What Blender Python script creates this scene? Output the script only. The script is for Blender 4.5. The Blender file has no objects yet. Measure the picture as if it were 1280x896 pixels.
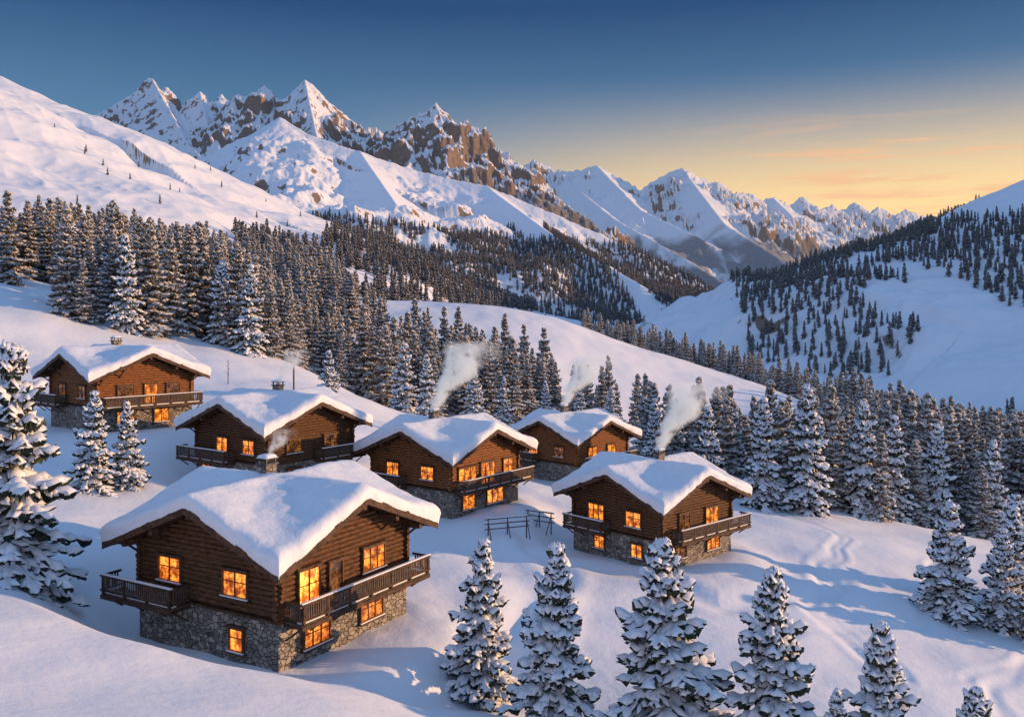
import bpy, math, random, time
import numpy as np
from mathutils import Matrix, Vector
random.seed(7); np.random.seed(7)
scene=bpy.context.scene
COL=scene.collection

# ---------------------------------------------------------------- noise
_rs=np.random.RandomState(11)
PERM=_rs.permutation(256); PERM=np.concatenate([PERM,PERM,PERM])
GA=_rs.rand(256)*2*np.pi; GX=np.cos(GA); GY=np.sin(GA)
def perlin(x,y,seed=0):
    x=x+seed*17.31; y=y+seed*9.73
    xi=np.floor(x).astype(np.int64); yi=np.floor(y).astype(np.int64)
    xf=x-xi; yf=y-yi; xi&=255; yi&=255
    u=xf*xf*xf*(xf*(xf*6-15)+10); v=yf*yf*yf*(yf*(yf*6-15)+10)
    def g(ix,iy,fx,fy):
        h=PERM[PERM[ix]+iy]; return GX[h]*fx+GY[h]*fy
    a=g(xi,yi,xf,yf); b=g(xi+1,yi,xf-1,yf); c=g(xi,yi+1,xf,yf-1); d=g(xi+1,yi+1,xf-1,yf-1)
    p=a+u*(b-a); q=c+u*(d-c)
    return (p+v*(q-p))*1.4
def fbm(x,y,o=4,seed=0,gain=.5):
    s=0;a=1;n=0
    for i in range(o):
        s=s+a*perlin(x*2**i,y*2**i,seed+i*3); n+=a; a*=gain
    return s/n
def ridged(x,y,o=4,seed=0,gain=.5):
    s=0;a=1;n=0
    for i in range(o):
        s=s+a*(1-np.abs(perlin(x*2**i,y*2**i,seed+i*3))*1.6); n+=a; a*=gain
    return s/n
def sstep(a,b,x):
    t=np.clip((x-a)/(b-a),0,1); return t*t*(3-2*t)

# ---------------------------------------------------------------- terrain
CP=np.array([
(0,0,-12),(-40,0,-5),(40,0,-26),(0,-60,-8),(-200,0,14),(200,0,-60),(0,-1000,0),(-1500,0,150),(1500,0,-100),
(-15,25,-12.5),(0,25,-15),(15,25,-20),(-20,36,-14.0),(-13.7,38,-15.4),(-7,38,-16.6),(0,40,-19.5),(-26,44,-13.6),
(-29,52,-15),(-36,74,-14.3),(-31,76,-14.6),(0,50,-22),(10,48,-22.8),(20,45,-24.5),(32,50,-27),(38,76,-25),(48,74,-27),
(20,62,-22.8),(0,65,-20.5),(28,100,-23),(37,110,-24),(57,125,-29),(72,130,-31),(30,166,-28),(0,140,-21),(0,180,-22.5),
(-25,121,-12),(-24,190,-20),(4,220,-26),(31,250,-31),(29,200,-25),(-66,155,-2),(-84,145,2),(-45,165,-6.7),(-60,112,-9),
(-50,130,-8),(-95,100,-5),(-130,150,7),(-52,260,-9),(-100,300,10),(-130,250,14),
(-14,380,6),(20,380,0),(72,380,-17),(120,360,-34),(100,450,-28),(0,600,-20),(90,620,-60),(200,500,-70),
(100,250,-36),(130,250,-43),(60,280,-33),(200,200,-58),(354,700,-68),(250,1200,-80),(350,1500,-78),(600,2500,-65),(704,3000,-60),
(1500,5000,-60),(2500,9000,0),(-1000,1500,50),(0,1500,-40),(-500,3000,0),(-220,420,36),(600,500,-75),(1200,1500,-50),(-6000,9000,0),(8000,9000,0)],float)
def warpc(x,y):
    r=np.hypot(x,y)+1e-6; f=np.log1p(r/60)/r
    return x*f,y*f
def tps(r2): return .5*r2*np.log(r2+1e-9)
cx,cy=warpc(CP[:,0],CP[:,1]); n=len(CP)
K=tps((cx[:,None]-cx)**2+(cy[:,None]-cy)**2)+np.eye(n)*2e-4
Pm=np.c_[np.ones(n),cx,cy]
M=np.block([[K,Pm],[Pm.T,np.zeros((3,3))]])
WT=np.linalg.solve(M,np.r_[CP[:,2],0,0,0])
def base_h(x,y):
    px,py=warpc(x,y); s=WT[n]+WT[n+1]*px+WT[n+2]*py
    for i in range(n):
        s=s+WT[i]*tps((px-cx[i])**2+(py-cy[i])**2)
    return s
def pol(pts):  # crest points (x,y,z)
    return np.array(pts,float)
# crests read as image pixels (column, row) with an assumed distance -> metres
def S(u,v,Y): return ((u-640)/1108*Y,Y,(400-v)/1108*Y)
RIDGES=[
 # pts, k1,k2,D0, buttress amp, wavelength, rockiness
 (pol([(-1500,950,560),(-900,1050,400),(-635,1100,303),(-520,1110,248),(-437,1100,190),(-268,1100,94),(-80,1080,-6),(60,1000,-70)]),.48,.42,250,30,140,.3),
 (pol([S(-150,260,3000),S(100,250,2900),S(230,205,2800),S(300,180,2750),S(350,146,2700),S(385,168,2650),S(450,190,2600),S(520,213,2650),S(610,233,2600),S(700,270,2550),S(790,310,2500),S(870,350,2500),S(935,395,2550)]),.75,.42,260,100,300,.5),
 (pol([S(450,190,2600),S(500,262,2150),S(560,325,1850)]),.6,.45,200,40,200,.3),
 (pol([S(610,235,2600),S(700,300,2150),S(800,355,1850)]),.6,.45,200,40,200,.3),
 (pol([S(-100,200,4900),S(60,180,4700),S(112,150,4600),S(140,134,4500),S(158,150,4500),S(172,124,4500),S(185,98,4500),S(196,116,4500),S(207,104,4500),S(218,130,4500),S(232,134,4500),S(250,115,4500),S(262,132,4500),S(276,118,4500),S(300,150,4450),S(318,132,4400),S(330,108,4400),S(345,135,4400),S(362,128,4400),S(381,100,4400),S(402,120,4350),S(425,146,4300),S(440,172,4300),S(450,160,4300),S(462,174,4300),S(474,162,4300),S(482,184,4300),S(512,160,4200),S(545,131,4100),S(558,158,4050),S(578,204,4050),S(600,216,4100),S(624,182,4050),S(648,206,4000),S(668,236,3950),S(692,270,3800),S(730,300,3500)]),1.1,.6,420,150,260,1.0),
 (pol([S(381,100,4400),S(400,190,3700),S(420,230,3300)]),1.0,.75,250,60,200,.9),
 (pol([S(190,98,4500),S(235,180,3900),S(270,215,3500)]),1.0,.75,250,60,200,.9),
 (pol([S(250,115,4500),S(262,170,4000),S(290,205,3600)]),1.0,.75,250,60,200,.9),
 (pol([S(330,108,4400),S(322,180,3900),S(330,220,3500)]),1.0,.75,250,60,200,.9),
 (pol([S(545,131,4100),S(575,215,3700),S(640,270,3300)]),1.0,.75,250,60,200,.9),
 (pol([S(545,131,4100),S(520,190,3800),S(500,220,3500)]),1.0,.75,250,60,200,.9),
 (pol([S(600,250,7800),S(640,225,7500),S(668,198,7400),S(684,216,7300),S(700,212,7300),S(722,214,7300),S(745,206,7300),S(772,228,7300),S(796,240,7200),S(825,222,7200),S(852,210,7200),S(880,232,7300),S(896,226,7400),S(912,242,7500),S(940,242,7700),S(952,252,7900),S(965,246,8000),S(985,256,8100),S(1003,246,8200),S(1020,262,8400),S(1040,256,8600),S(1055,264,8700),S(1068,252,8800),S(1085,266,9000),S(1100,258,9200),S(1118,270,9400),S(1132,262,9600),S(1165,274,10000),S(1230,290,11000),S(1400,320,12000)]),.95,.42,600,260,500,.9),
 (pol([S(700,219,7300),S(770,275,6000),S(850,320,5000),S(930,370,4200)]),.6,.5,300,110,350,.6),
 (pol([S(852,210,7200),S(905,280,6000),S(960,315,5300),S(1010,348,4600)]),.6,.5,300,110,350,.6),
 (pol([S(965,246,8000),S(1010,290,7000),S(1060,325,6000)]),.6,.5,300,110,350,.6),
 (pol([S(745,206,7300),S(800,262,6300),S(880,300,5600)]),.6,.5,300,110,350,.6),
 (pol([S(1280,227,1200),S(1240,248,1350),S(1200,272,1500),S(1150,311,1800),S(1060,358,2100),S(950,410,2500),S(880,436,2600)]),.5,.36,220,60,180,.4),
 (pol([S(1280,227,1200),(900,1080,215),(1500,950,160),(2500,850,60)]),.5,.36,220,30,230,.3),
]
# chalets: front roof corner x,y, eave z, size of roof side, rotation deg
CH=[("A",-12.0,45.6,-13.3,14.2,60),
    ("B",-21.8,78.0,-10.4,13.2,54),
    ("C",-5.3,79.0,-13.0,12.8,53),
    ("D",8.0,108.0,-15.4,12.8,45),
    ("E",12.3,72.0,-15.9,12.6,42),
    ("F",-42.0,88.0,-6.2,13.2,50)]
PADS=[]
for nm,fx,fy,ez,sz,th in CH:
    t=math.radians(th); h=sz/2
    PADS.append((fx+h*(math.cos(t)-math.sin(t)),fy+h*(math.sin(t)+math.cos(t)),ez-5.4*sz/13.5,sz))
TRACKS=[([(26,60),(24,70),(29,84),(36,96),(33,108)],.45,.16),([(27.2,60),(25,70),(30,84),(37,96),(34,108)],.35,.13),
        ([(14,56),(22,66),(33,72),(45,95)],.4,.12),([(1,60),(4,70),(2,78),(-1,84)],1.0,.3),([(2,77),(9,73.5),(16,68.5),(24,72),(29,80)],.9,.3),
        ([(-6,45),(-1,52),(0,60),(1,66)],1.2,.5),([(-40,110),(-60,125),(-75,130)],.5,.2),([(-38,112),(-20,130),(-5,140)],.5,.2),
        ([(30,52),(34,62),(44,72),(60,100)],.4,.12),([(8,58),(20,58),(32,62),(52,78)],.35,.10)]
def seg_d(x,y,a,b):
    dx,dy=b[0]-a[0],b[1]-a[1]; L2=dx*dx+dy*dy
    t=np.clip(((x-a[0])*dx+(y-a[1])*dy)/L2,0,1)
    return np.hypot(x-a[0]-t*dx,y-a[1]-t*dy),t,math.sqrt(L2)
def height(x,y,full=False):
    x=np.asarray(x,float); y=np.asarray(y,float)
    r=np.hypot(x,y); h=base_h(x,y)
    near=1-sstep(250,700,r)
    h=h+fbm(x/20,y/20,3,1)*1.25*near*sstep(30,60,r)+fbm(x/5.5,y/5.5,2,5)*.15*(1-sstep(80,200,r))
    h=h+fbm(x/110,y/110,4,2)*7*sstep(170,700,r)
    h=h+fbm(x/420,y/420,5,3)*60*sstep(1300,2600,r)
    rock=np.zeros_like(h)
    far=np.where((r>330))[0]
    X=x[far];Y=y[far]; hh=h[far]; rk=rock[far]
    wx=fbm(X/300,Y/300,4,8)*90
    fine=ridged(X/260+wx/900,Y/260,5,21,.55); finer=fbm(X/55,Y/55,4,31,.6)
    crag=ridged(X/120+wx/250,Y/120,4,71,.62)-.6
    k=0
    for pts,k1,k2,D0,amp,wl,rkk in RIDGES:
        k+=1
        best=np.full(X.shape,-1e9); bt=np.zeros_like(X); bd=np.zeros_like(X); acc=0
        for i in range(len(pts)-1):
            d,t,L=seg_d(X,Y,pts[i],pts[i+1])
            z=pts[i][2]+(pts[i+1][2]-pts[i][2])*t
            c=z-(k2*d+(k1-k2)*D0*(1-np.exp(-d/D0)))
            m=c>best
            best=np.where(m,c,best); bt=np.where(m,acc+t*L,bt); bd=np.where(m,d,bd); acc+=L
        dd=bd
        b=ridged((bt+wx*.8)/wl,dd/(wl*3.2)+k*3.3,3,40+k)-.62
        c=best+amp*b*sstep(0,wl*(1.6-.9*rkk),dd)*1.5
        c=c+(fine-.6)*amp*.9*sstep(0,wl*.6,dd)*(0.4+.6*rkk)+finer*amp*.10*(.15+rkk*rkk)*(.35+.65*sstep(0,wl*.5,dd))
        c=c+crag*amp*.52*rkk*rkk*(.5+.5*sstep(0,200,dd))
        sm=8+amp*.12
        q=np.clip(.5+.5*(c-hh)/sm,0,1)
        hh=hh*(1-q)+c*q+sm*q*(1-q)
        rk=rk*(1-q)+rkk*q
    h[far]=hh; rock[far]=rk
    for px,py,pz,sz in PADS:
        d=np.hypot(x-px,y-py); w=1-sstep(sz*.55,sz*1.05,d)
        h=h*(1-w)+(pz+fbm(x/4,y/4,2,77)*.2)*w
    nr=np.where(r<200)[0]; xn=x[nr];yn=y[nr]; wn=fbm(xn/9,yn/9,2,55)*1.6
    for pl,wd,dp in TRACKS:
        dm=np.full(xn.shape,1e9); 
        for a,b in zip(pl[:-1],pl[1:]): dm=np.minimum(dm,seg_d(xn+wn,yn,a,b)[0])
        h[nr]+=-dp*np.exp(-(dm/wd)**2)+dp*.5*np.exp(-((dm-wd*2.1)/wd)**2)
    return (h,rock) if full else h
def H1(x,y): return float(height(np.array([x]),np.array([y]))[0])

def lsp(a,b,n_): return a*np.exp(np.linspace(0,math.log(b/a),n_,endpoint=False))
radii=np.concatenate([lsp(8,200,320),lsp(200,650,130),lsp(650,1300,260),lsp(1300,2000,100),lsp(2000,5300,400),lsp(5300,13500,220),[13500]])
NR=len(radii)
ang=np.concatenate([np.radians(np.linspace(-180,-42,60,endpoint=False)),np.radians(np.linspace(-42,-33,50,endpoint=False)),
    np.radians(np.linspace(-33,33,1040,endpoint=False)),np.radians(np.linspace(33,42,50,endpoint=False)),np.radians(np.linspace(42,180,60,endpoint=False))])
NA=len(ang)
RR,AA=np.meshgrid(radii,ang,indexing='ij')
GXX=(RR*np.sin(AA)).ravel(); GYY=(RR*np.cos(AA)).ravel()
hz,rk=height(GXX,GYY,True)
co=np.c_[GXX,GYY,hz]; co=np.vstack([co,[[0,0,-12]]])
i=np.arange(NR-1)[:,None]; j=np.arange(NA)[None,:]; j2=(j+1)%NA
q=np.stack([i*NA+j,i*NA+j2,(i+1)*NA+j2,(i+1)*NA+j],-1).reshape(-1,4)
q=q[:,::-1]
c0=NR*NA
tri=np.stack([np.full(NA,c0),(np.arange(NA)+1)%NA,np.arange(NA)],-1)
me=bpy.data.meshes.new("snowy_ground")
nl=q.size+tri.size
me.vertices.add(len(co)); me.loops.add(nl); me.polygons.add(len(q)+len(tri))
me.vertices.foreach_set("co",co.ravel())
me.loops.foreach_set("vertex_index",np.concatenate([q.ravel(),tri.ravel()]).astype(np.int32))
me.polygons.foreach_set("loop_start",np.concatenate([np.arange(len(q))*4,q.size+np.arange(len(tri))*3]).astype(np.int32))
me.update(calc_edges=True)
me.polygons.foreach_set("use_smooth",np.ones(len(me.polygons),bool))
def fattr(me,name,arr):
    a=me.attributes.new(name,'FLOAT','POINT'); a.data.foreach_set("value",arr.astype(np.float32))
fattr(me,"rocky",np.r_[rk,0])
wood=sstep(3000,3400,RR.ravel())*sstep(-60,60,(520+260*fbm(GXX/500,GYY/500,4,61)-hz))*sstep(-.15,.15,fbm(GXX/200,GYY/600,4,62)+.28)
fattr(me,"woods",np.r_[wood,0])
ground=bpy.data.objects.new("snowy_ground",me); COL.objects.link(ground)

# ---------------------------------------------------------------- materials
class NT:
    def __init__(s,name,tree=None):
        if tree is None:
            s.m=bpy.data.materials.new(name); s.m.use_nodes=True; s.t=s.m.node_tree
        else: s.t=tree
        s.t.nodes.clear()
    def n(s,ty,**kw):
        nd=s.t.nodes.new(ty)
        for k,v in kw.items(): setattr(nd,k,v)
        return nd
    def set(s,inp,v):
        if isinstance(v,bpy.types.NodeSocket): s.t.links.new(v,inp)
        elif isinstance(v,bpy.types.Node): s.t.links.new(v.outputs[0],inp)
        else:
            if isinstance(v,tuple) and len(v)==3 and inp.type=='RGBA': v=(*v,1)
            inp.default_value=v
    def math(s,op,a,b=0,c=0,clamp=False):
        nd=s.t.nodes.new('ShaderNodeMath'); nd.operation=op; nd.use_clamp=clamp
        s.set(nd.inputs[0],a); s.set(nd.inputs[1],b); s.set(nd.inputs[2],c); return nd.outputs[0]
    def mix(s,f,a,b,bt='MIX'):
        nd=s.t.nodes.new('ShaderNodeMix'); nd.data_type='RGBA'; nd.blend_type=bt
        s.set(nd.inputs[0],f); s.set(nd.inputs[6],a); s.set(nd.inputs[7],b); return nd.outputs[2]
    def ramp(s,f,a,b,c=0,d=1):
        nd=s.t.nodes.new('ShaderNodeMapRange'); nd.interpolation_type='SMOOTHSTEP'
        s.set(nd.inputs[0],f); nd.inputs[1].default_value=a; nd.inputs[2].default_value=b; nd.inputs[3].default_value=c; nd.inputs[4].default_value=d
        return nd.outputs[0]
    def noise(s,vec,scale,detail=4,rough=.5,dist=0):
        nd=s.t.nodes.new('ShaderNodeTexNoise'); s.set(nd.inputs['Vector'],vec); nd.inputs['Scale'].default_value=scale
        nd.inputs['Detail'].default_value=detail; nd.inputs['Roughness'].default_value=rough; nd.inputs['Distortion'].default_value=dist
        return nd.outputs[0]
    def obj(s): return s.t.nodes.new('ShaderNodeTexCoord').outputs['Object']
    def bump(s,h,st,dist):
        nd=s.t.nodes.new('ShaderNodeBump'); nd.inputs['Strength'].default_value=st; nd.inputs['Distance'].default_value=dist; s.set(nd.inputs['Height'],h); return nd.outputs[0]
    def mapping(s,vec,sc):
        nd=s.t.nodes.new('ShaderNodeMapping'); s.set(nd.inputs[0],vec); nd.inputs[3].default_value=sc; return nd.outputs[0]
    def bsdf(s,col,rough=.8,normal=None,spec=.3,**kw):
        nd=s.t.nodes.new('ShaderNodeBsdfPrincipled'); s.set(nd.inputs['Base Color'],col); s.set(nd.inputs['Roughness'],rough)
        nd.inputs['Specular IOR Level'].default_value=spec
        if normal is not None: s.set(nd.inputs['Normal'],normal)
        for k,v in kw.items(): s.set(nd.inputs[k.replace('_',' ')],v)
        s.out(nd.outputs[0]); return nd
    def out(s,sh,sock='Surface'):
        o=[x for x in s.t.nodes if x.type=='OUTPUT_MATERIAL']
        o=o[0] if o else s.t.nodes.new('ShaderNodeOutputMaterial'); s.set(o.inputs[sock],sh)

def mat_ground():
    s=NT("snow_and_rock"); P=s.obj()
    geo=s.n('ShaderNodeNewGeometry')
    sep=s.n('ShaderNodeSeparateXYZ'); s.set(sep.inputs[0],geo.outputs['Normal'])
    nz=sep.outputs[2]
    at=lambda nm: s.n('ShaderNodeAttribute',attribute_name=nm).outputs['Fac']
    rocky=at("rocky"); woods=at("woods")
    n1=s.noise(P,.012,8,.65); n2=s.noise(P,.05,6,.6)
    thr=s.math('MULTIPLY_ADD',rocky,.03,.565)
    thr=s.math('ADD',thr,s.math('MULTIPLY_ADD',n1,.5,-.25))
    thr=s.math('ADD',thr,s.math('MULTIPLY_ADD',n2,.34,-.17))
    rk=s.ramp(s.math('SUBTRACT',thr,nz),-.02,.04)
    rk=s.math('MULTIPLY',rk,s.ramp(rocky,.1,.3))
    rockc=s.mix(n2,(.10,.08,.07),(.40,.28,.205))
    snow=s.mix(s.noise(P,.4,5,.6),(.80,.82,.87),(.87,.885,.91))
    c=s.mix(rk,snow,rockc)
    wc=s.mix(s.noise(P,.03,6,.75),(.035,.04,.04),(.30,.29,.29))
    c=s.mix(s.math('MULTIPLY',woods,.85),c,wc)
    b1=s.noise(P,.9,5,.6); b2=s.noise(P,14,3,.6)
    hh=s.math('ADD',s.math('MULTIPLY',b1,.12),s.math('MULTIPLY',b2,.012))
    hh=s.math('ADD',hh,s.math('MULTIPLY',s.math('MULTIPLY',n1,s.ramp(rocky,.15,1.0)),24))
    hh=s.math('ADD',hh,s.math('MULTIPLY',s.math('MULTIPLY',n2,s.ramp(rocky,.3,.9)),9))
    s.bsdf(c,.75,s.bump(hh,.75,1.0),.25)
    return s.m
ground.data.materials.append(mat_ground())

def mat_simple(name,c1,c2,scale,rough=.8,bump=.0,stretch=(1,1,1),bd=.02,spec=.3):
    s=NT(name); P=s.mapping(s.obj(),stretch)
    n=s.noise(P,scale,6,.65)
    s.bsdf(s.mix(s.ramp(n,.3,.7),c1,c2),rough,s.bump(n,bump,bd) if bump else None,spec); return s.m
M_SNOW=mat_simple("snow",(.80,.82,.87),(.87,.885,.91),1.5,.7,.6,bd=.15)
M_TSNOW=mat_simple("tree_snow",(.82,.83,.87),(.89,.89,.91),2.0,.8,.4,bd=.1)
M_NEEDLE=mat_simple("spruce_needles",(.02,.032,.024),(.07,.085,.055),3.0,.8)
M_NEEDLE2=mat_simple("frosted_needles",(.10,.09,.075),(.26,.23,.20),1.2,.9)
M_FROST=mat_simple("frost",(.55,.52,.49),(.82,.80,.78),.8,.9)
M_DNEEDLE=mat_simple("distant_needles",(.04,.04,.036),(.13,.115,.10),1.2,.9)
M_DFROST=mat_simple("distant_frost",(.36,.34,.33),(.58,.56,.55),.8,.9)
M_BARK=mat_simple("bark",(.05,.035,.025),(.13,.09,.06),6,.9,.6,(1,1,.2))
M_LOG=mat_simple("aged_logs",(.035,.017,.009),(.20,.09,.037),2.2,.75,.5,(1,1,5),bd=.03)
M_LOG2=mat_simple("warm_logs",(.08,.03,.012),(.38,.15,.05),2.2,.7,.5,(1,1,5),bd=.03)  # wood tone, brightened to put the windows' orange glow into the colour
M_BEAM=mat_simple("dark_beams",(.03,.016,.01),(.14,.07,.036),3,.7,.4,(1,1,1),bd=.02)
M_GREY=mat_simple("weathered_wood",(.06,.045,.035),(.17,.12,.09),4,.8,.4,bd=.02)
M_FRAME=mat_simple("window_frame",(.09,.04,.02),(.2,.09,.04),5,.6)
M_METAL=mat_simple("chimney_metal",(.05,.05,.05),(.12,.11,.10),4,.5)
def mat_stone():
    s=NT("stone_masonry"); P=s.mapping(s.obj(),(1,1,1.55))
    v=s.n('ShaderNodeTexVoronoi',feature='DISTANCE_TO_EDGE'); v.inputs['Scale'].default_value=2.6; s.set(v.inputs[0],P)
    v2=s.n('ShaderNodeTexVoronoi'); v2.inputs['Scale'].default_value=2.6; s.set(v2.inputs[0],P)
    hs=s.n('ShaderNodeSeparateColor'); s.set(hs.inputs[0],v2.outputs['Color'])
    c=s.mix(hs.outputs[0],(.14,.12,.10),(.50,.42,.34))
    c=s.mix(s.math('MULTIPLY',s.noise(P,9,5,.7),.6),c,(.28,.24,.20))
    e=s.ramp(v.outputs[0],.0,.09)
    c=s.mix(e,(.06,.055,.05),c)
    s.bsdf(c,.9,s.bump(s.math('ADD',e,s.math('MULTIPLY',s.noise(P,9,5,.7),.4)),.9,.07)); return s.m
M_STONE=mat_stone()
def mat_glow(name,st,c1,c2):
    s=NT(name); P=s.obj()
    n=s.noise(P,1.7,3,.6); n2=s.noise(P,6,2,.5)
    f=s.ramp(s.math('ADD',s.math('MULTIPLY',n,.7),s.math('MULTIPLY',n2,.3)),.38,.66)
    c=s.mix(f,c1,c2)
    nd=s.bsdf((.02,.015,.01),.08,None,.6,Emission_Color=c,Emission_Strength=s.math('MULTIPLY',s.math('MULTIPLY_ADD',f,.85,.15),st)); return s.m
M_LIT=mat_glow("lit_window_glass",2.1,(.85,.15,.012),(1,.34,.045))
M_DIM=mat_glow("dim_window_glass",.4,(.3,.07,.02),(1,.38,.08))
M_FIRE=mat_glow("bright_window_glass",4.5,(1,.2,.02),(1,.38,.06))

# ---------------------------------------------------------------- mesh builder
class MB:
    def __init__(s): s.v=[];s.f=[];s.m=[];s.mats=[];s.sm=[]
    def mi(s,mat):
        if mat not in s.mats: s.mats.append(mat)
        return s.mats.index(mat)
    def add(s,vs,fs,mat,smooth=False):
        o=len(s.v); s.v+= [tuple(v) for v in vs]; k=s.mi(mat)
        for f in fs: s.f.append(tuple(o+a for a in f)); s.m.append(k); s.sm.append(smooth)
    def box(s,x0,x1,y0,y1,z0,z1,mat,T=None,j=0):
        vs=[Vector((x,y,z)) for z in (z0,z1) for y in (y0,y1) for x in (x0,x1)]
        if T is not None: vs=[T@v for v in vs]
        s.add(vs,[(0,2,3,1),(4,5,7,6),(0,1,5,4),(2,6,7,3),(0,4,6,2),(1,3,7,5)],mat)
    def tube(s,a,b,r0,r1,mat,seg=8,smooth=True):
        a=Vector(a);b=Vector(b); d=(b-a).normalized(); up=Vector((0,0,1)) if abs(d.z)<.9 else Vector((1,0,0))
        u=d.cross(up).normalized(); w=d.cross(u)
        vs=[]
        for p,r in ((a,r0),(b,r1)):
            for i in range(seg):
                t=2*math.pi*i/seg; vs.append(p+u*(r*math.cos(t))+w*(r*math.sin(t)))
        s.add(vs,[(i,(i+1)%seg,seg+(i+1)%seg,seg+i) for i in range(seg)],mat,smooth)
        s.add(vs,[tuple(range(seg))[::-1],tuple(range(seg,2*seg))],mat)
    def make(s,name,parent=None):
        me=bpy.data.meshes.new(name); me.from_pydata(s.v,[],s.f)
        for m in s.mats: me.materials.append(m)
        me.polygons.foreach_set("material_index",s.m); me.polygons.foreach_set("use_smooth",s.sm)
        me.update(); ob=bpy.data.objects.new(name,me); COL.objects.link(ob)
        if parent: ob.parent=parent
        return ob

# ---------------------------------------------------------------- trees
def make_spruce(name,seed,h,R,W,nb,ntw,wid,mats,snowp=.8,lift=.06,clump=1.0,base=.07,sagg=.62):
    rs=np.random.RandomState(seed)
    P0=[];D=[];L=[];Wd=[];DR=[]
    for i in range(W):
        f=(i+rs.rand()*.5)/W
        z=h*(base+(1-base-.02)*f**.93)
        rad=R*((1-f)**.82)*(1+.16*math.sin(i*1.9+seed))+.08*R*.6
        nbr=max(4,int(nb*(.55+.45*(1-f))+.5))
        off=rs.rand()*6.28
        for b in range(nbr):
            a=off+2*math.pi*b/nbr+rs.randn()*.22
            Lb=rad*rs.uniform(.68,1.18)
            if rs.rand()<.06: Lb*=.55
            zz=z+rs.randn()*.02*h*.5
            droop=sagg*(1-f)+.05+rs.randn()*.08; up=.22+.25*f
            d=np.array([math.cos(a),math.sin(a),0.]); pr=np.array([-d[1],d[0],0])
            def pt(s): return np.array([0,0,zz])+d*Lb*s+np.array([0,0,Lb*(-droop*s+up*s*s)])
            ns=max(2,int(round(Lb/R*4)))
            ss=np.linspace(.08,1,ns+1)
            for k in range(ns):
                p=pt(ss[k]);q_=pt(ss[k+1]); v=q_-p; l=np.linalg.norm(v)
                P0.append(p);D.append(v/l);L.append(l*1.25);Wd.append(wid*clump*1.25*(1.15-.6*ss[k]));DR.append(.05)
            m=max(2,int(round(ntw*(Lb/R)**.6)))
            for k in range(m):
                s_=.25+.72*(k+rs.rand()*.6)/m
                for sg in (-1,1):
                    tl=Lb*.42*(1.15-s_)+.12*R*.5
                    dd=d*math.cos(.85)+pr*sg*math.sin(.85)+np.array([0,0,-.15+rs.randn()*.12])
                    P0.append(pt(s_));D.append(dd/np.linalg.norm(dd));L.append(tl*rs.uniform(.7,1.2));Wd.append(wid*rs.uniform(.7,1.1));DR.append(.35)
    P0=np.array(P0);D=np.array(D);L=np.array(L)[:,None];Wd=np.array(Wd)[:,None];DR=np.array(DR)[:,None]
    N=len(P0); Z=np.array([[0,0,1.]])
    side=np.cross(D,Z); side/=np.linalg.norm(side,axis=1,keepdims=True)+1e-9
    rj=lambda s_: rs.randn(N,3)*s_*Wd
    A=P0; B=P0+D*L*.55-Z*DR*L*.12+rj(.15); C=P0+D*L-Z*DR*L*.4+rj(.15)
    BL=B+side*Wd-Z*Wd*.55+rj(.2); BR=B-side*Wd-Z*Wd*.55+rj(.2)
    AL=A+side*Wd*.6-Z*Wd*.35; AR=A-side*Wd*.6-Z*Wd*.35
    H1_=B-Z*Wd*rs.uniform(1.0,2.1,(N,1))-D*L*.12+rj(.3); H2_=C-Z*Wd*rs.uniform(.4,1.2,(N,1))-D*L*.2+rj(.3)
    G=np.stack([A,B,C,BL,BR,AL,AR,H1_,H2_],1)
    gf=[(0,1,3),(0,3,5),(1,2,3),(0,4,1),(0,6,4),(1,4,2),(0,1,7),(1,2,8),(1,8,7)]
    up=Z*Wd*(lift/.06*.38)
    sc=.95
    pick=rs.rand(N)<snowp
    cen=(A+B+C)/3
    def sn(X,k=1.): return X*sc+cen*(1-sc)+up*k
    Sn=np.stack([sn(A,.8),sn(B,1.5)+rj(.1),sn(C,.5),sn(BL,.75)+rj(.12),sn(BR,.75)+rj(.12),sn(AL,.7),sn(AR,.7),BL*.9+B*.1,BR*.9+B*.1],1)[pick]
    sf=[(0,1,3),(0,3,5),(1,2,3),(0,4,1),(0,6,4),(1,4,2),(3,2,7),(5,3,7),(4,8,2),(6,8,4)]
    NS=len(Sn)
    gi=(np.arange(N)[:,None,None]*9+np.array(gf)[None]).reshape(-1,3)
    si=(np.arange(NS)[:,None,None]*9+np.array(sf)[None]).reshape(-1,3)+N*9
    V=np.vstack([G.reshape(-1,3),Sn.reshape(-1,3)])
    tv=[];tf=[];seg=7;o=len(V);zs=[-.6,0,h*.3,h*.65,h*.97]; tr=[.028*h*1.0,.021*h,.015*h,.008*h,.002*h]
    for z,r in zip(zs,tr):
        for k in range(seg): tv.append((r*math.cos(k*6.2832/seg),r*math.sin(k*6.2832/seg),z))
    for a in range(4):
        for k in range(seg):
            p=o+a*seg+k;q_=o+a*seg+(k+1)%seg; tf+= [(p,q_,q_+seg),(p,q_+seg,p+seg)]
    V=np.vstack([V,tv]); F=np.vstack([gi,si,tf])
    me=bpy.data.meshes.new(name)
    me.vertices.add(len(V)); me.loops.add(F.size); me.polygons.add(len(F))
    me.vertices.foreach_set("co",V.ravel()); me.loops.foreach_set("vertex_index",F.ravel().astype(np.int32))
    me.polygons.foreach_set("loop_start",(np.arange(len(F))*3).astype(np.int32))
    mi=np.concatenate([np.zeros(len(gi)),np.ones(len(si)),np.full(len(tf),2)]).astype(np.int32)
    for m in mats: me.materials.append(m)
    me.polygons.foreach_set("material_index",mi)
    me.update(calc_edges=True)
    sm_=np.zeros(len(F),bool); sm_[len(gi):len(gi)+len(si)]=True; me.polygons.foreach_set("use_smooth",sm_)
    return me
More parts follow.
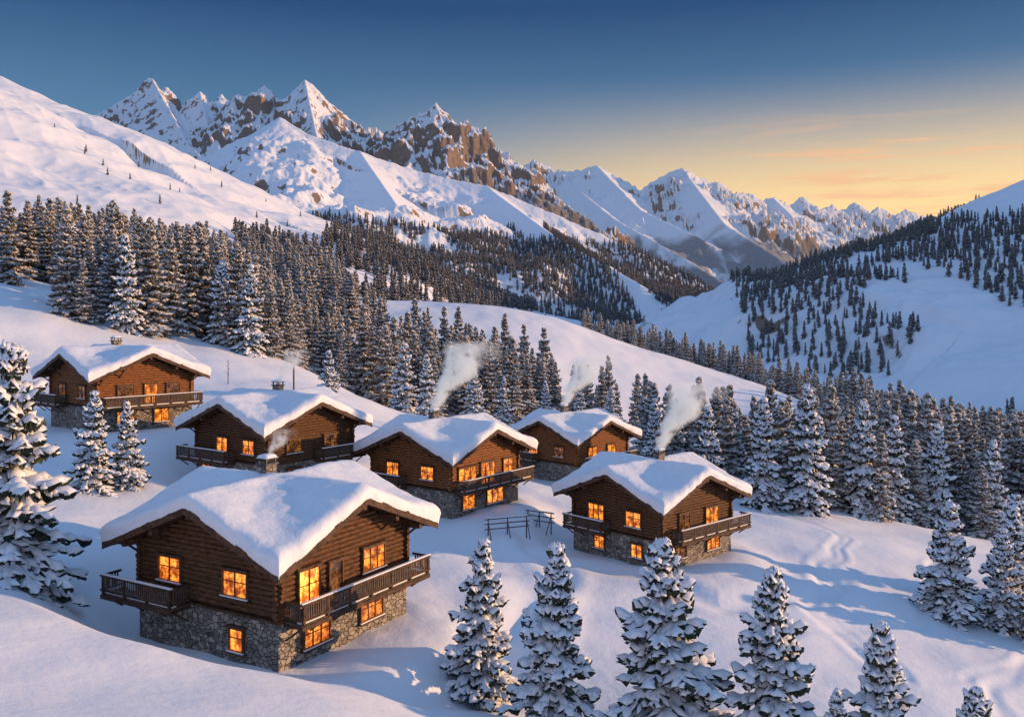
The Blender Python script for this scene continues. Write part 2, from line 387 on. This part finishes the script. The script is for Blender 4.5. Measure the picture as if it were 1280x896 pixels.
HI=[make_spruce("snowy_spruce_mesh",s_,10,r,18,9,4,.16,(M_NEEDLE,M_TSNOW,M_BARK),.93,lift=.12,clump=1.5,sagg=.82) for s_,r in ((1,2.7),(2,2.95),(3,2.5),(4,2.8))]
MID=[make_spruce("forest_spruce_mesh",s_,10,r,18,8,3,.20,(M_NEEDLE2,M_FROST,M_BARK),.85,base=.05) for s_,r in ((11,1.75),(12,2.0),(13,1.55),(14,1.85))]
LOW=[make_spruce("distant_spruce_mesh",s_,10,r,11,6,1,.42,(M_DNEEDLE,M_DFROST,M_BARK),.5,base=.03) for s_,r in ((21,1.8),(22,2.1),(23,1.6))]
def proto_coll(name,meshes):
    c=bpy.data.collections.new(name)
    for m in meshes:
        o=bpy.data.objects.new(m.name,m); c.objects.link(o)
    return c
C_MID=proto_coll("forest_spruce_kit",MID); C_LOW=proto_coll("distant_spruce_kit",LOW)
def gn_forest(name,pts,scales,coll):
    me=bpy.data.meshes.new(name); me.vertices.add(len(pts)); me.vertices.foreach_set("co",pts.ravel())
    fattr(me,"trot",np.random.rand(len(pts))*6.28); 
    a=me.attributes.new("tpick",'INT','POINT'); a.data.foreach_set("value",np.random.randint(0,len(coll.objects),len(pts)).astype(np.int32))
    wv=me.attributes.new("tscale",'FLOAT_VECTOR','POINT'); wr=np.random.uniform(.85,1.2,len(pts))
    wv.data.foreach_set("vector",np.c_[scales*wr,scales*wr,scales].ravel().astype(np.float32))
    ob=bpy.data.objects.new(name,me); COL.objects.link(ob)
    ng=bpy.data.node_groups.new(name+"_scatter",'GeometryNodeTree')
    ng.interface.new_socket("Geometry",in_out='INPUT',socket_type='NodeSocketGeometry'); ng.interface.new_socket("Geometry",in_out='OUTPUT',socket_type='NodeSocketGeometry')
    N=ng.nodes;Lk=ng.links
    gi=N.new('NodeGroupInput');go=N.new('NodeGroupOutput'); ip=N.new('GeometryNodeInstanceOnPoints'); ci=N.new('GeometryNodeCollectionInfo')
    ci.inputs['Collection'].default_value=coll; ci.inputs['Separate Children'].default_value=True; ci.inputs['Reset Children'].default_value=True
    def na(nm,ty):
        x=N.new('GeometryNodeInputNamedAttribute'); x.data_type=ty; x.inputs['Name'].default_value=nm; return [o for o in x.outputs if o.enabled and o.name=='Attribute'][0]
    Lk.new(gi.outputs[0],ip.inputs['Points']); Lk.new(ci.outputs[0],ip.inputs['Instance']); ip.inputs['Pick Instance'].default_value=True
    Lk.new(na("tpick",'INT'),ip.inputs['Instance Index'])
    cb=N.new('ShaderNodeCombineXYZ'); Lk.new(na("trot",'FLOAT'),cb.inputs[2])
    er=N.new('FunctionNodeEulerToRotation'); Lk.new(cb.outputs[0],er.inputs[0]); Lk.new(er.outputs[0],ip.inputs['Rotation'])
    Lk.new(na("tscale",'FLOAT_VECTOR'),ip.inputs['Scale'])
    Lk.new(ip.outputs[0],go.inputs[0])
    md=ob.modifiers.new("scatter",'NODES'); md.node_group=ng
    return ob
def inpoly(x,y,poly):
    ins=np.zeros(x.shape,bool); j=len(poly)-1
    for i in range(len(poly)):
        xi,yi=poly[i]; xj,yj=poly[j]
        c=((yi>y)!=(yj>y))&(x<(xj-xi)*(y-yi)/(yj-yi+1e-12)+xi); ins^=c; j=i
    return ins
def jgrid(x0,x1,y0,y1,sp):
    gx,gy=np.meshgrid(np.arange(x0,x1,sp),np.arange(y0,y1,sp)); gx=gx.ravel();gy=gy.ravel()
    return gx+np.random.uniform(-.48,.48,gx.shape)*sp, gy+np.random.uniform(-.48,.48,gy.shape)*sp
def scatter(name,x,y,mask,sc,coll):
    x=x[mask];y=y[mask]; z=height(x,y); s_=np.random.uniform(sc[0],sc[1],len(x))*(1+.2*perlin(x/25,y/25,91))
    ob=gn_forest(name,np.c_[x,y,z-.2],s_,coll); return ob
# left forest
P1=[(-330,130),(-120,150),(-84,143),(-64,154),(-43,163),(-41,182),(-26,186),(4,214),(34,240),(38,262),(6,264),(-30,284),(-62,320),(-85,420),(-300,560),(-600,500)]
x,y=jgrid(-420,60,130,560,5.9)
z=height(x,y); m=inpoly(x+perlin(x/12,y/12,3)*4,y,P1)&(perlin(x/30,y/30,33)>-.38)&(x>-.72*y-10)&(z<.115*y-14+8*perlin(x/30,y/30,37))
m&=~((perlin(x/40,y/28,35)>.22)&(y>230))
scatter("spruce_forest",x,y,m,(1.2,2.1),C_MID)
# right forest
P2=[(19,158),(24,148),(33,122),(38,114),(50,112),(60,120),(72,120),(110,118),(230,170),(340,420),(240,520),(60,540),(30,440),(98,428),(128,360),(112,275),(78,215),(50,176),(34,170)]
x,y=jgrid(10,360,105,560,5.7)
m=inpoly(x+perlin(x/12,y/12,4)*4,y,P2)&(perlin(x/30,y/30,34)>-.5)&(x<.72*y+10)
scatter("spruce_forest",x,y,m,(1.1,1.95),C_MID)
# forest of the left mountain flank
x,y=jgrid(-560,60,520,1150,8.8)
z,_=height(x,y,True); m=(z<.117*y-20+26*fbm(x/120,y/120,3,51))&(fbm(x/90,y/60,3,52)>-.16)&(z>-60)&(x>-.75*y)
m&=(x<-20-0.0*y)|(z>10)
scatter("distant_spruce_forest",x,y,m,(1.2,1.8),C_LOW)
# centre mountain forest
x,y=jgrid(-650,780,1450,2560,10.5)
z=height(x,y); lane=perlin(x/90+z/260,z/400,53)
m=(z<215+70*fbm(x/260,y/260,3,54))&(lane>-.38)&(z>-90)
m&=(fbm(x/150,y/150,3,57)>-.38)
scatter("distant_spruce_forest",x,y,m,(1.5,2.3),C_LOW)
# right mountain forest
x,y=jgrid(180,1300,580,2700,10.5)
z=height(x,y); pn=fbm(x/140,y/200,4,56)
m=(pn>.07-.40*sstep(900,1150,y+x*.1)*sstep(-50,-10,z)+.6*sstep(100,155,z+60*pn)*(1-sstep(1500,1900,y)))&(x<.66*y)&(x>.20*y+60)&(z<200)
scatter("distant_spruce_forest",x,y,m,(1.1,1.8),C_LOW)
x=np.random.uniform(-700,300,120); y=np.random.uniform(420,1100,120); z=height(x,y)
scatter("scattered_distant_trees",x,y,(z<190)&(x>-.7*y)&((x<-60)|(x>20)),(.4,.8),C_LOW)
# individual trees: x,y,height,mesh index
TREES=[(-29.2,51.5,14.2,1),(-34.8,73.5,8.6,0),(-32.6,75.5,7.6,2),
 (-1.8,50.5,9.9,2),(2.2,46.5,10.6,0),(8.2,46,11.6,1),(13.0,44.5,11.0,3),(15.6,42.5,6.0,2),(18.3,43.5,9.8,0),(22.2,42.5,7.6,3),
 (37.4,76,10.4,1),(41.5,75,9.0,0),(43.6,77,10.6,2),(46.5,82,10.5,3),(43.5,72,9.0,1),
 (-25,121,8.4,1),
 (31.5,112,14.5,0),(36.8,110,16.5,2),(41,119,13,3),(27.5,126,13,1),(33,133,14,2),(22.5,140,13.5,0),(46,116,15.5,1),(52,121,15,0),(59,124,15.5,3),(66,122,14,2),(27,150,14,3),
 (-16,168,13,0),(-21,172,15,1),(-8,190,13,3),(-2,196,12,2),(8,205,12,0),(16,205,11,1),(22,196,10,3),
 (-66,152,17,2),(-47,158,16.5,0),(-53,163,16,3)]
for (tx,ty,th,mi) in TREES:
    o=bpy.data.objects.new("snowy_spruce_tree",HI[mi]); COL.objects.link(o)
    s_=th/10; o.location=(tx,ty,H1(tx,ty)-.15); wv=random.uniform(.92,1.08)*(.8 if ty>100 else 1); o.scale=(s_*wv,s_*wv,s_); o.rotation_euler=(random.uniform(-.03,.03),random.uniform(-.03,.03),random.uniform(0,6.28))

# ---------------------------------------------------------------- chalets
def build_chalet(idx,fx,fy,ez,size,rot,logm,seed,stone_h=2.5,wr=None,wl=None,balR=None,balL=None,chim=(.6,.9)):
    rnd=random.Random(seed); k=size/13.5
    px,py,pz,_=PADS[idx]
    root=bpy.data.objects.new("log_chalet",None); COL.objects.link(root)
    root.location=(px,py,pz); root.rotation_euler=(0,0,math.radians(rot)); root.scale=(k,k,k)
    R=6.75; w=5.3; zc=5.3; sl=.40
    zr=lambda x,y: zc+sl*(R-min(abs(x),abs(y)))
    b=MB(); e=w+.10
    b.box(-e,e,-e,e,-3,stone_h,M_STONE)
    b.box(-e-.05,e+.05,-e-.05,e+.05,stone_h,stone_h+.14,M_BEAM)
    b.make("stone_base",root)
    b=MB(); r=.15; sp=.27
    b.box(-w+.12,w-.12,-w+.12,w-.12,stone_h,zc+.3,M_BEAM)
    for face in range(4):
        T=Matrix.Rotation(face*math.pi/2,4,'Z')
        z=stone_h+.14+r+(sp/2 if face%2 else 0)
        while True:
            lim=R-(z+r-zc)/sl
            full=lim>=w
            if lim<.4: break
            ext=.32+rnd.uniform(-.06,.06) if full else -.12
            xx=w+ext if full else lim-.1
            a=T@Vector((-xx,-w,z)); c=T@Vector((xx,-w,z))
            rr=r*rnd.uniform(.93,1.06)
            b.tube(a,c,rr,rr*rnd.uniform(.93,1.05),logm,8)
            z+=sp
        pts=[T@Vector((-w,-w+.1,zc+sl*(R-w)-.02)),T@Vector((w,-w+.1,zc+sl*(R-w)-.02)),T@Vector((0,-w+.1,zc+sl*R-.05)),
             T@Vector((-w,-w+.1,zc)),T@Vector((w,-w+.1,zc))]
        b.add(pts,[(3,4,1,2,0)],M_BEAM)
    b.make("log_walls",root)
    b=MB()
    g=[-R,0,R]
    for s_,zo in ((0,0),(1,.22)):
        vs=[(x,y,zc+sl*(R-min(abs(x),abs(y)))+zo) for y in g for x in g]
        fs=[(4,1,0),(4,2,1),(4,5,2),(4,8,5),(4,7,8),(4,6,7),(4,3,6),(4,0,3)]
        if s_==0: b.add(vs,[f for f in fs],M_GREY)
        else: b.add(vs,[f[::-1] for f in fs],M_GREY)
    for face in range(4):
        T=Matrix.Rotation(face*math.pi/2,4,'Z')
        for sg in (-1,1):
            x0,x1=0,sg*(R+.02*(face%2+1))
            z0=zc+sl*R; z1=zc+sl*(R-abs(x1))
            ya,yb=-R-.07,-R+.002
            vs=[]
            for yy in (ya,yb):
                vs+=[T@Vector((x0,yy,z0-.18)),T@Vector((x1,yy,z1-.18)),T@Vector((x1,yy,z1+.26)),T@Vector((x0,yy,z0+.26))]
            b.add(vs,[(0,1,2,3),(7,6,5,4),(0,4,5,1),(3,2,6,7),(1,5,6,2)],M_BEAM)
            for q_ in range(1,12):   # rafter tails showing under the eave
                xx=sg*q_*R/12; zt=zc+sl*(R-abs(xx))-.01
                b.box(xx-.05,xx+.05,-R+.02,-w+.2,zt-.15,zt,M_BEAM,T)
        for xx in (0,-w*.55,w*.55,-w*.98,w*.98):
            zt=zc+sl*(R-abs(xx))-.16
            b.box(xx-.13,xx+.13,-R+.12,-w+.3,zt-.34,zt-.0,M_BEAM,T)
            a=T@Vector((xx,-w-.1,zt-1.0)); c=T@Vector((xx,-R+.45,zt-.3)); b.tube(a,c,.07,.07,M_BEAM,6,False)
    b.make("roof_timbers",root)
    E=R+.16
    e1=np.array([0,.05,.12,.22,.38,.6,.9]); mid=np.linspace(1.25,2*E-1.25,40)
    gx=np.concatenate([e1,mid,2*E-e1[::-1]])-E; m=len(gx)
    X,Y=np.meshgrid(gx,gx)
    ax=np.sqrt(X*X+1.2); ay=np.sqrt(Y*Y+1.2)
    ww=1.7
    sm=-np.log(np.exp(-ax/ww)+np.exp(-ay/ww))*ww+.35
    plain=zc+sl*(R-np.minimum(abs(X),abs(Y)))+.22
    zz=zc+sl*(R-sm)+.22
    ed=np.minimum(np.minimum(E-X,E+X),np.minimum(E-Y,E+Y))
    edn=np.clip(ed/.65,0,1)
    th=.34+.46*np.sqrt(1-(1-edn)**2)
    wob=fbm(X/3.2+seed*5,Y/3.2,3,seed)*.2+fbm(X/.8+seed*5,Y/.8,2,seed+4)*.07
    zz=np.maximum(zz,plain-.02)+th+wob*(.4+.6*edn)
    jx=fbm(X/1.1+seed,Y/1.1,2,seed+9)*.26*(1-edn)
    Xj=X*(1+jx/R); Yj=Y*(1+jx/R)
    top=np.stack([Xj,Yj,zz],-1).reshape(-1,3)
    bot=np.stack([X*.985,Y*.985,plain-.03-.05*(ed<.01)],-1).reshape(-1,3)
    b=MB(); fs=[]
    for a in range(m-1):
        for c in range(m-1):
            p=a*m+c; fs.append((p,p+1,p+m+1,p+m))
    ring=[c for c in range(m-1)]+[a*m+m-1 for a in range(m-1)]+[(m-1)*m+c for c in range(m-1,0,-1)]+[a*m for a in range(m-1,0,-1)]
    nn=m*m
    for a in range(len(ring)):
        p=ring[a];q_=ring[(a+1)%len(ring)]; fs.append((p,p+nn,q_+nn,q_))
    b.add(np.vstack([top,bot]),fs,M_SNOW,True); b.make("roof_snow",root)
    b=MB()
    def facing(side):
        if side=='R': return Matrix(((1,0,0,-w),(0,1,0,-w),(0,0,1,0),(0,0,0,1)))
        if side=='L': return Matrix(((0,1,0,-w),(1,0,0,-w),(0,0,1,0),(0,0,0,1)))
        if side=='BR': return Matrix(((0,-1,0,w),(1,0,0,-w),(0,0,1,0),(0,0,0,1)))
        return Matrix(((1,0,0,-w),(0,-1,0,w),(0,0,1,0),(0,0,0,1)))
    def window(side,s_,z,ww,hh,gm,door=False):
        T=facing(side); o=-.30; fr=.085
        inn=-.10
        b.box(s_-ww/2-fr,s_-ww/2,o,inn,z-fr,z+hh+fr,M_FRAME,T); b.box(s_+ww/2,s_+ww/2+fr,o,inn,z-fr,z+hh+fr,M_FRAME,T)
        b.box(s_-ww/2,s_+ww/2,o,inn,z+hh,z+hh+fr,M_FRAME,T); b.box(s_-ww/2,s_+ww/2,o,inn,z-fr,z,M_FRAME,T)
        b.box(s_-ww/2,s_+ww/2,-.20,-.17,z,z+hh,gm,T)
        nm=max(1,int(round(ww/.75)))
        for i in range(1,nm):
            xx=s_-ww/2+ww*i/nm; b.box(xx-.035,xx+.035,o+.03,-.205,z,z+hh,M_FRAME,T)
        b.box(s_-ww/2,s_+ww/2,o+.045,-.21,z+hh*.58,z+hh*.58+.045,M_FRAME,T)
        if not door:
            b.box(s_-ww/2-.2,s_+ww/2+.2,o-.10,inn,z-fr-.09,z-fr-.004,M_BEAM,T)
            b.box(s_-ww/2-.16,s_+ww/2+.16,o-.08,o+.02,z-fr-.0,z-fr+.06,M_SNOW,T)
        b.box(s_-ww/2-.18,s_+ww/2+.18,o-.05,inn,z+hh+fr+.004,z+hh+fr+.12,M_BEAM,T)
    G={'l':M_LIT,'d':M_DIM,'f':M_FIRE}
    for (s_,z,ww,hh,g_) in wr: window('R',s_,z,ww,hh,G[g_],hh>1.75)
    for (s_,z,ww,hh,g_) in wl: window('L',s_,z,ww,hh,G[g_],hh>1.75)
    for sd in ('BR','BL'):
        window(sd,3,stone_h+1,1.2,1.1,M_DIM); window(sd,7.5,stone_h+1,1.2,1.1,M_LIT)
    b.make("windows",root)
    def balcony(side,s0,s1,zd,depth=1.25):
        T=facing(side); b=MB(); ye=-.2-depth
        n_=int((ye+.2)/-.22)
        for i in range(n_):
            ya=-.2-(i+1)*depth/n_; b.box(s0,s1,ya+.012,ya+depth/n_,zd-.06,zd+rnd.uniform(-.004,.004),M_GREY,T)
        b.box(s0-.05,s1+.05,ye-.06,ye+.06,zd-.30,zd-.065,M_BEAM,T)
        nb=max(3,int((s1-s0)/1.7))
        for i in range(nb+1):
            xx=s0+.12+(s1-s0-.24)*i/nb
            b.box(xx-.08,xx+.08,ye+.08,.15,zd-.27,zd-.07,M_BEAM,T)
            b.tube(T@Vector((xx,-.2,zd-1.0)),T@Vector((xx,ye+.25,zd-.28)),.06,.06,M_BEAM,6,False)
            b.box(xx-.07,xx+.07,ye-.05,ye+.09,zd,zd+1.08,M_BEAM,T)
        for zz_,hh_ in ((zd+.16,.09),(zd+.95,.12)):
            b.box(s0-.06,s1+.06,ye-.07,ye+.05,zz_,zz_+hh_,M_BEAM,T)
            for se in (s0,s1):
                b.box(se-.05,se+.05,ye+.055,-.2,zz_,zz_+hh_,M_BEAM,T)
        b.box(s0-.08,s1+.08,ye-.09,ye+.07,zd+1.08,zd+1.15,M_SNOW,T)
        xx=s0+.12
        while xx<s1:
            b.box(xx-.045,xx+.045,ye-.025,ye+.01,zd+.25,zd+.95,M_GREY,T); xx+=.17
        for se in (s0,s1):
            yy=ye+.17
            while yy<-.3:
                b.box(se-.018,se+.018,yy-.045,yy+.045,zd+.25,zd+.95,M_GREY,T); yy+=.17
        b.box(s0+.1,s1-.1,ye+.1,ye+.45,zd+.005,zd+.10,M_SNOW,T)
        return b
    balcony('R',*balR).make("balcony",root)
    balcony('L',*balL).make("balcony",root)
    b=MB(); cx_,cy_=chim; zt=zr(0,0)+.5
    b.box(cx_-.42,cx_+.42,cy_-.36,cy_+.36,zt-1.2,zt+.85,M_STONE)
    b.box(cx_-.52,cx_+.52,cy_-.46,cy_+.46,zt+.85,zt+.97,M_METAL)
    for a in (-.36,.36):
        for c in (-.3,.3): b.box(cx_+a-.05,cx_+a+.05,cy_+c-.05,cy_+c+.05,zt+.97,zt+1.2,M_METAL)
    b.box(cx_-.5,cx_+.5,cy_-.44,cy_+.44,zt+1.2,zt+1.28,M_METAL)
    b.make("chimney",root)
    b=MB(); n_=9; vs=[];fs=[]
    for i in range(n_):
        for j_ in range(n_):
            u_=i/(n_-1)*2-1;v_=j_/(n_-1)*2-1; vs.append((cx_+u_*.52,cy_+v_*.46,zt+1.28+.2*math.sqrt(max(0,(1-u_**4)*(1-v_**4)))))
    for i in range(n_-1):
        for j_ in range(n_-1):
            p=i*n_+j_; fs.append((p,p+n_,p+n_+1,p+1))
    b.add(vs,fs,M_SNOW,True); b.make("chimney_snow",root)
    bpy.context.view_layer.update()
    return root.matrix_world@Vector((cx_,cy_,zt+1.1))
WR=[(2.0,2.95,1.5,1.9,'f'),(4.1,2.75,1.0,2.0,'d'),(7.4,3.6,1.9,1.25,'l'),(2.6,.75,1.9,1.15,'l'),(7.2,.8,1.9,1.1,'l')]
WL=[(2.9,3.55,1.7,1.25,'l'),(8.0,3.65,1.7,1.25,'l'),(2.8,.7,.9,1.1,'l')]
sm=[]
sm.append(build_chalet(0,*CH[0][1:],M_LOG,1,wr=WR,wl=WL,balR=(.2,11.2,2.6),balL=(6.4,12.2,2.6),chim=(.3,1.2)))
sm.append(build_chalet(1,*CH[1][1:],M_LOG,2,wr=[(3.0,3.5,1.7,1.2,'d'),(7.6,3.5,1.7,1.2,'d'),(3.0,.8,1.5,1.1,'d')],wl=[(2.4,3.5,1.6,1.2,'l'),(6.4,3.5,1.6,1.2,'l'),(9,.8,1.2,1.1,'l')],balR=(5.5,11.2,2.6),balL=(4.4,12.0,2.6),chim=(.8,.6)))
sm.append(build_chalet(2,*CH[2][1:],M_LOG2,3,wr=[(2.2,3.2,2.6,1.4,'l'),(5.4,2.75,2.2,2.0,'l'),(8.8,3.3,1.6,1.4,'l'),(2.4,.6,1.8,1.4,'l'),(6.6,.6,2.6,1.4,'l')],wl=[(2.9,3.5,1.6,1.2,'l'),(7.6,3.5,1.6,1.2,'l'),(8,.8,1.2,1.1,'l')],balR=(.2,11.6,2.6),balL=(5.6,12.0,2.6),chim=(-1.0,.8)))
sm.append(build_chalet(3,*CH[3][1:],M_LOG2,4,wr=[(3.0,3.4,1.7,1.3,'l'),(7.0,3.4,1.7,1.3,'l'),(6.0,.8,1.5,1.1,'l')],wl=[(2.9,3.5,1.6,1.2,'d'),(7.6,3.5,1.6,1.2,'l')],balR=(.2,11.0,2.6),balL=(6.4,12.0,2.6),chim=(-.9,.8)))
sm.append(build_chalet(4,*CH[4][1:],M_LOG,5,wr=[(3.2,3.3,1.5,1.4,'d'),(7.4,3.3,1.9,1.4,'l'),(2.6,.8,1.6,1.2,'d'),(7.6,.8,1.9,1.1,'l')],wl=[(3.0,3.5,1.7,1.3,'l'),(7.6,3.5,1.9,1.35,'l'),(2.6,.8,1.2,1.1,'l'),(7.2,.8,1.2,1.1,'l')],balR=(1.2,12.0,2.6),balL=(5.8,10.8,2.6),chim=(.6,-.4)))
sm.append(build_chalet(5,*CH[5][1:],M_LOG2,6,wr=[(3.0,3.4,1.7,1.3,'d'),(5.8,2.75,1.4,2.0,'l'),(8.4,3.4,1.5,1.3,'d'),(3.0,.7,1.9,1.3,'l'),(7.0,.7,1.6,1.3,'l')],wl=[(2.9,3.5,1.6,1.2,'d'),(7.6,3.5,1.6,1.2,'d')],balR=(.2,11.2,2.6),balL=(6.4,12.0,2.6),chim=(-.5,.3)))

# ---------------------------------------------------------------- smoke plumes
def mat_smoke(dens):
    s=NT("chimney_smoke_volume"); P=s.obj()
    sp=s.n('ShaderNodeSeparateXYZ'); s.set(sp.inputs[0],P); X,Y,Z=sp.outputs
    zc_=s.math('MAXIMUM',Z,0.001)
    xc=s.math('MULTIPLY',s.math('POWER',zc_,1.25),.42)
    n=s.noise(P,1.0,5,.6)
    wob=s.math('MULTIPLY',s.math('SUBTRACT',s.noise(P,.5,2,.5),.5),s.math('MULTIPLY',zc_,1.5))
    dx=s.math('ADD',s.math('SUBTRACT',X,xc),wob)
    d=s.math('SQRT',s.math('ADD',s.math('MULTIPLY',dx,dx),s.math('MULTIPLY',Y,Y)))
    rad=s.math('MULTIPLY_ADD',Z,.28,.30)
    a=s.math('SUBTRACT',1.3,s.math('DIVIDE',d,rad),clamp=True)
    f=s.math('MULTIPLY',a,s.ramp(n,.38,.55))
    f=s.math('MULTIPLY',f,s.math('SUBTRACT',1,s.math('DIVIDE',Z,5.8),clamp=True))
    v=s.n('ShaderNodeVolumePrincipled'); v.inputs['Color'].default_value=(1,1,1,1); v.inputs['Anisotropy'].default_value=0
    dn=s.math('MULTIPLY',f,dens)
    s.set(v.inputs['Density'],dn); v.inputs['Emission Color'].default_value=(.60,.62,.68,1); s.set(v.inputs['Emission Strength'],s.math('MULTIPLY',dn,.42)); s.out(v.outputs[0],'Volume'); return s.m  # self-glow added to the smoke in place of light scattered inside it
def smoke(p,sc,dens,rz):
    b=MB(); mt=mat_smoke(dens/sc); b.box(-1.2,5.6,-1.8,1.8,0,5.8,mt)
    o=b.make("chimney_smoke"); o.location=p; o.scale=(sc,)*3; o.rotation_euler=(0,0,rz)
smoke(sm[2],1.2,8,.1); smoke(sm[3],1.2,6.5,.0); smoke(sm[4],1.1,6.5,.15); smoke(sm[1],.6,2.5,.2); smoke(sm[0],.35,2,.2)

# ---------------------------------------------------------------- small things
def wooden_rack(x,y,rot,L):
    root=bpy.data.objects.new("wooden_rack",None); COL.objects.link(root); root.location=(x,y,H1(x,y)); root.rotation_euler=(0,0,rot)
    b=MB()
    for xx in (-L/2,0,L/2):
        b.tube((xx,0,-.5),(xx,0,1.5),.06,.05,M_GREY,6); b.tube((xx,-.9,-.4),(xx,0,1.3),.05,.04,M_GREY,6)
    b.make("posts",root); b=MB()
    for zz_ in (.55,1.0,1.42): b.tube((-L/2-.3,.07,zz_),(L/2+.3,.07,zz_+.03),.05,.05,M_GREY,6)
    b.make("rails",root); b=MB(); b.box(-L/2-.2,L/2+.2,.02,.12,1.49,1.55,M_SNOW); b.make("rail_snow",root)
wooden_rack(-.4,78.5,.35,3.6); wooden_rack(2.6,84,-.6,2.6)
def bare_sapling(x,y,h):
    b=MB(); rr=random.Random(int(x*10)); b.tube((0,0,-.3),(0,0,h),.07,.02,M_BARK,6)
    for i in range(16):
        z=h*rr.uniform(.35,.95); a=rr.uniform(0,6.28); l=h*.16*rr.uniform(.5,1)
        b.tube((0,0,z),(l*math.cos(a)*.6,l*math.sin(a)*.6,z+l*.8),.025,.008,M_BARK,4)
    o=b.make("bare_tree"); o.location=(x,y,H1(x,y))
bare_sapling(-41,128,3.5); bare_sapling(-30.5,105,4.5)
b=MB(); b.tube((0,0,-.5),(0,0,6.6),.13,.10,M_GREY,8); b.box(-.5,.5,-.06,.06,6.0,6.12,M_GREY); b.tube((.4,0,6.12),(.4,0,6.3),.05,.05,M_METAL,6); b.tube((-.4,0,6.12),(-.4,0,6.3),.05,.05,M_METAL,6)
o=b.make("wooden_utility_pole"); o.location=(-29.3,119,H1(-29.3,119))

# ---------------------------------------------------------------- light + sky
SUN_AZ=math.radians(87); SUN_EL=math.radians(9)
d=Vector((math.sin(SUN_AZ)*math.cos(SUN_EL),math.cos(SUN_AZ)*math.cos(SUN_EL),math.sin(SUN_EL)))
L=bpy.data.lights.new("sun",'SUN'); L.energy=4.6; L.angle=math.radians(.6); L.color=(1,.60,.30)
so=bpy.data.objects.new("sun",L); COL.objects.link(so); so.rotation_euler=d.to_track_quat('Z','Y').to_euler(); so.location=(60,0,40)
W=bpy.data.worlds.new("World"); scene.world=W; W.use_nodes=True
s=NT("w",W.node_tree)
sky=s.n('ShaderNodeTexSky',sky_type='NISHITA'); sky.sun_disc=False; sky.sun_elevation=SUN_EL; sky.sun_rotation=SUN_AZ; sky.altitude=1800; sky.ozone_density=2.0
dirv=s.n('ShaderNodeTexCoord').outputs['Generated']
sp=s.n('ShaderNodeSeparateXYZ'); s.set(sp.inputs[0],dirv)
cr=s.n('ShaderNodeValToRGB'); s.set(cr.inputs[0],sp.outputs[2])
els=cr.color_ramp.elements
els[0].position=0; els[0].color=(.56,.54,.42,1); els[1].position=1; els[1].color=(.20,.38,.70,1)
for p_,c_ in ((.09,(.31,.41,.43)),(.20,(.085,.22,.40)),(.33,(.008,.06,.18)),(.6,(.12,.28,.58))):
    e_=els.new(p_); e_.color=(*c_,1)
def dotd(v):
    nd=s.n('ShaderNodeVectorMath',operation='DOT_PRODUCT'); s.set(nd.inputs[0],dirv); nd.inputs[1].default_value=v; return nd.outputs['Value']
ga=math.radians(30)
g1=dotd((math.sin(ga),math.cos(ga),0))
low=s.ramp(sp.outputs[2],.27,.09)
glow=s.math('MULTIPLY',s.ramp(g1,.68,1.0),low)
grad=s.mix(s.math('MULTIPLY',glow,1.0),cr.outputs[0],(1.3,.86,.32))
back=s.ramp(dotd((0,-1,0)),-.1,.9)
grad=s.mix(s.math('MULTIPLY',back,.75),grad,(.40,.50,.78))  # back sky, like the overhead stops above, brightened to add ambient light
mp=s.mapping(dirv,(3,3,42)); cn=s.noise(mp,1.6,6,.6)
cl=s.math('MULTIPLY',s.ramp(cn,.50,.66),s.math('MULTIPLY',s.ramp(g1,.90,.98),s.math('MULTIPLY',s.ramp(sp.outputs[2],.08,.11),s.ramp(sp.outputs[2],.23,.16))))
grad=s.mix(s.math('MULTIPLY',cl,.75),grad,(1.05,.56,.26))
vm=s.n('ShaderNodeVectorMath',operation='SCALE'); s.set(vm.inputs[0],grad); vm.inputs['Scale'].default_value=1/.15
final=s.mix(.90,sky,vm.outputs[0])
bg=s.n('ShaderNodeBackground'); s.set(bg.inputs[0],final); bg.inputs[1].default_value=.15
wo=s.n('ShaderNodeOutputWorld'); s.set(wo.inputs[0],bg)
# thin cold air between the valley and the far ranges
s=NT("mountain_haze"); v=s.n('ShaderNodeVolumeScatter'); v.inputs['Color'].default_value=(.75,.85,1,1); v.inputs['Density'].default_value=2.6e-5; v.inputs['Anisotropy'].default_value=.2
s.out(v.outputs[0],'Volume'); mh=s.m
b=MB(); b.box(-9000,9500,2700,13400,-400,1300,mh); b.make("mountain_haze")

cam=bpy.data.cameras.new("camera"); co_=bpy.data.objects.new("camera",cam); COL.objects.link(co_)
co_.rotation_euler=(math.radians(90),0,0); cam.sensor_width=36; cam.lens=36*1108/1280; cam.shift_y=-.0375; cam.clip_end=60000; cam.clip_start=.5
scene.camera=co_
scene.view_settings.view_transform='Standard'; scene.view_settings.look='None'; scene.view_settings.exposure=0
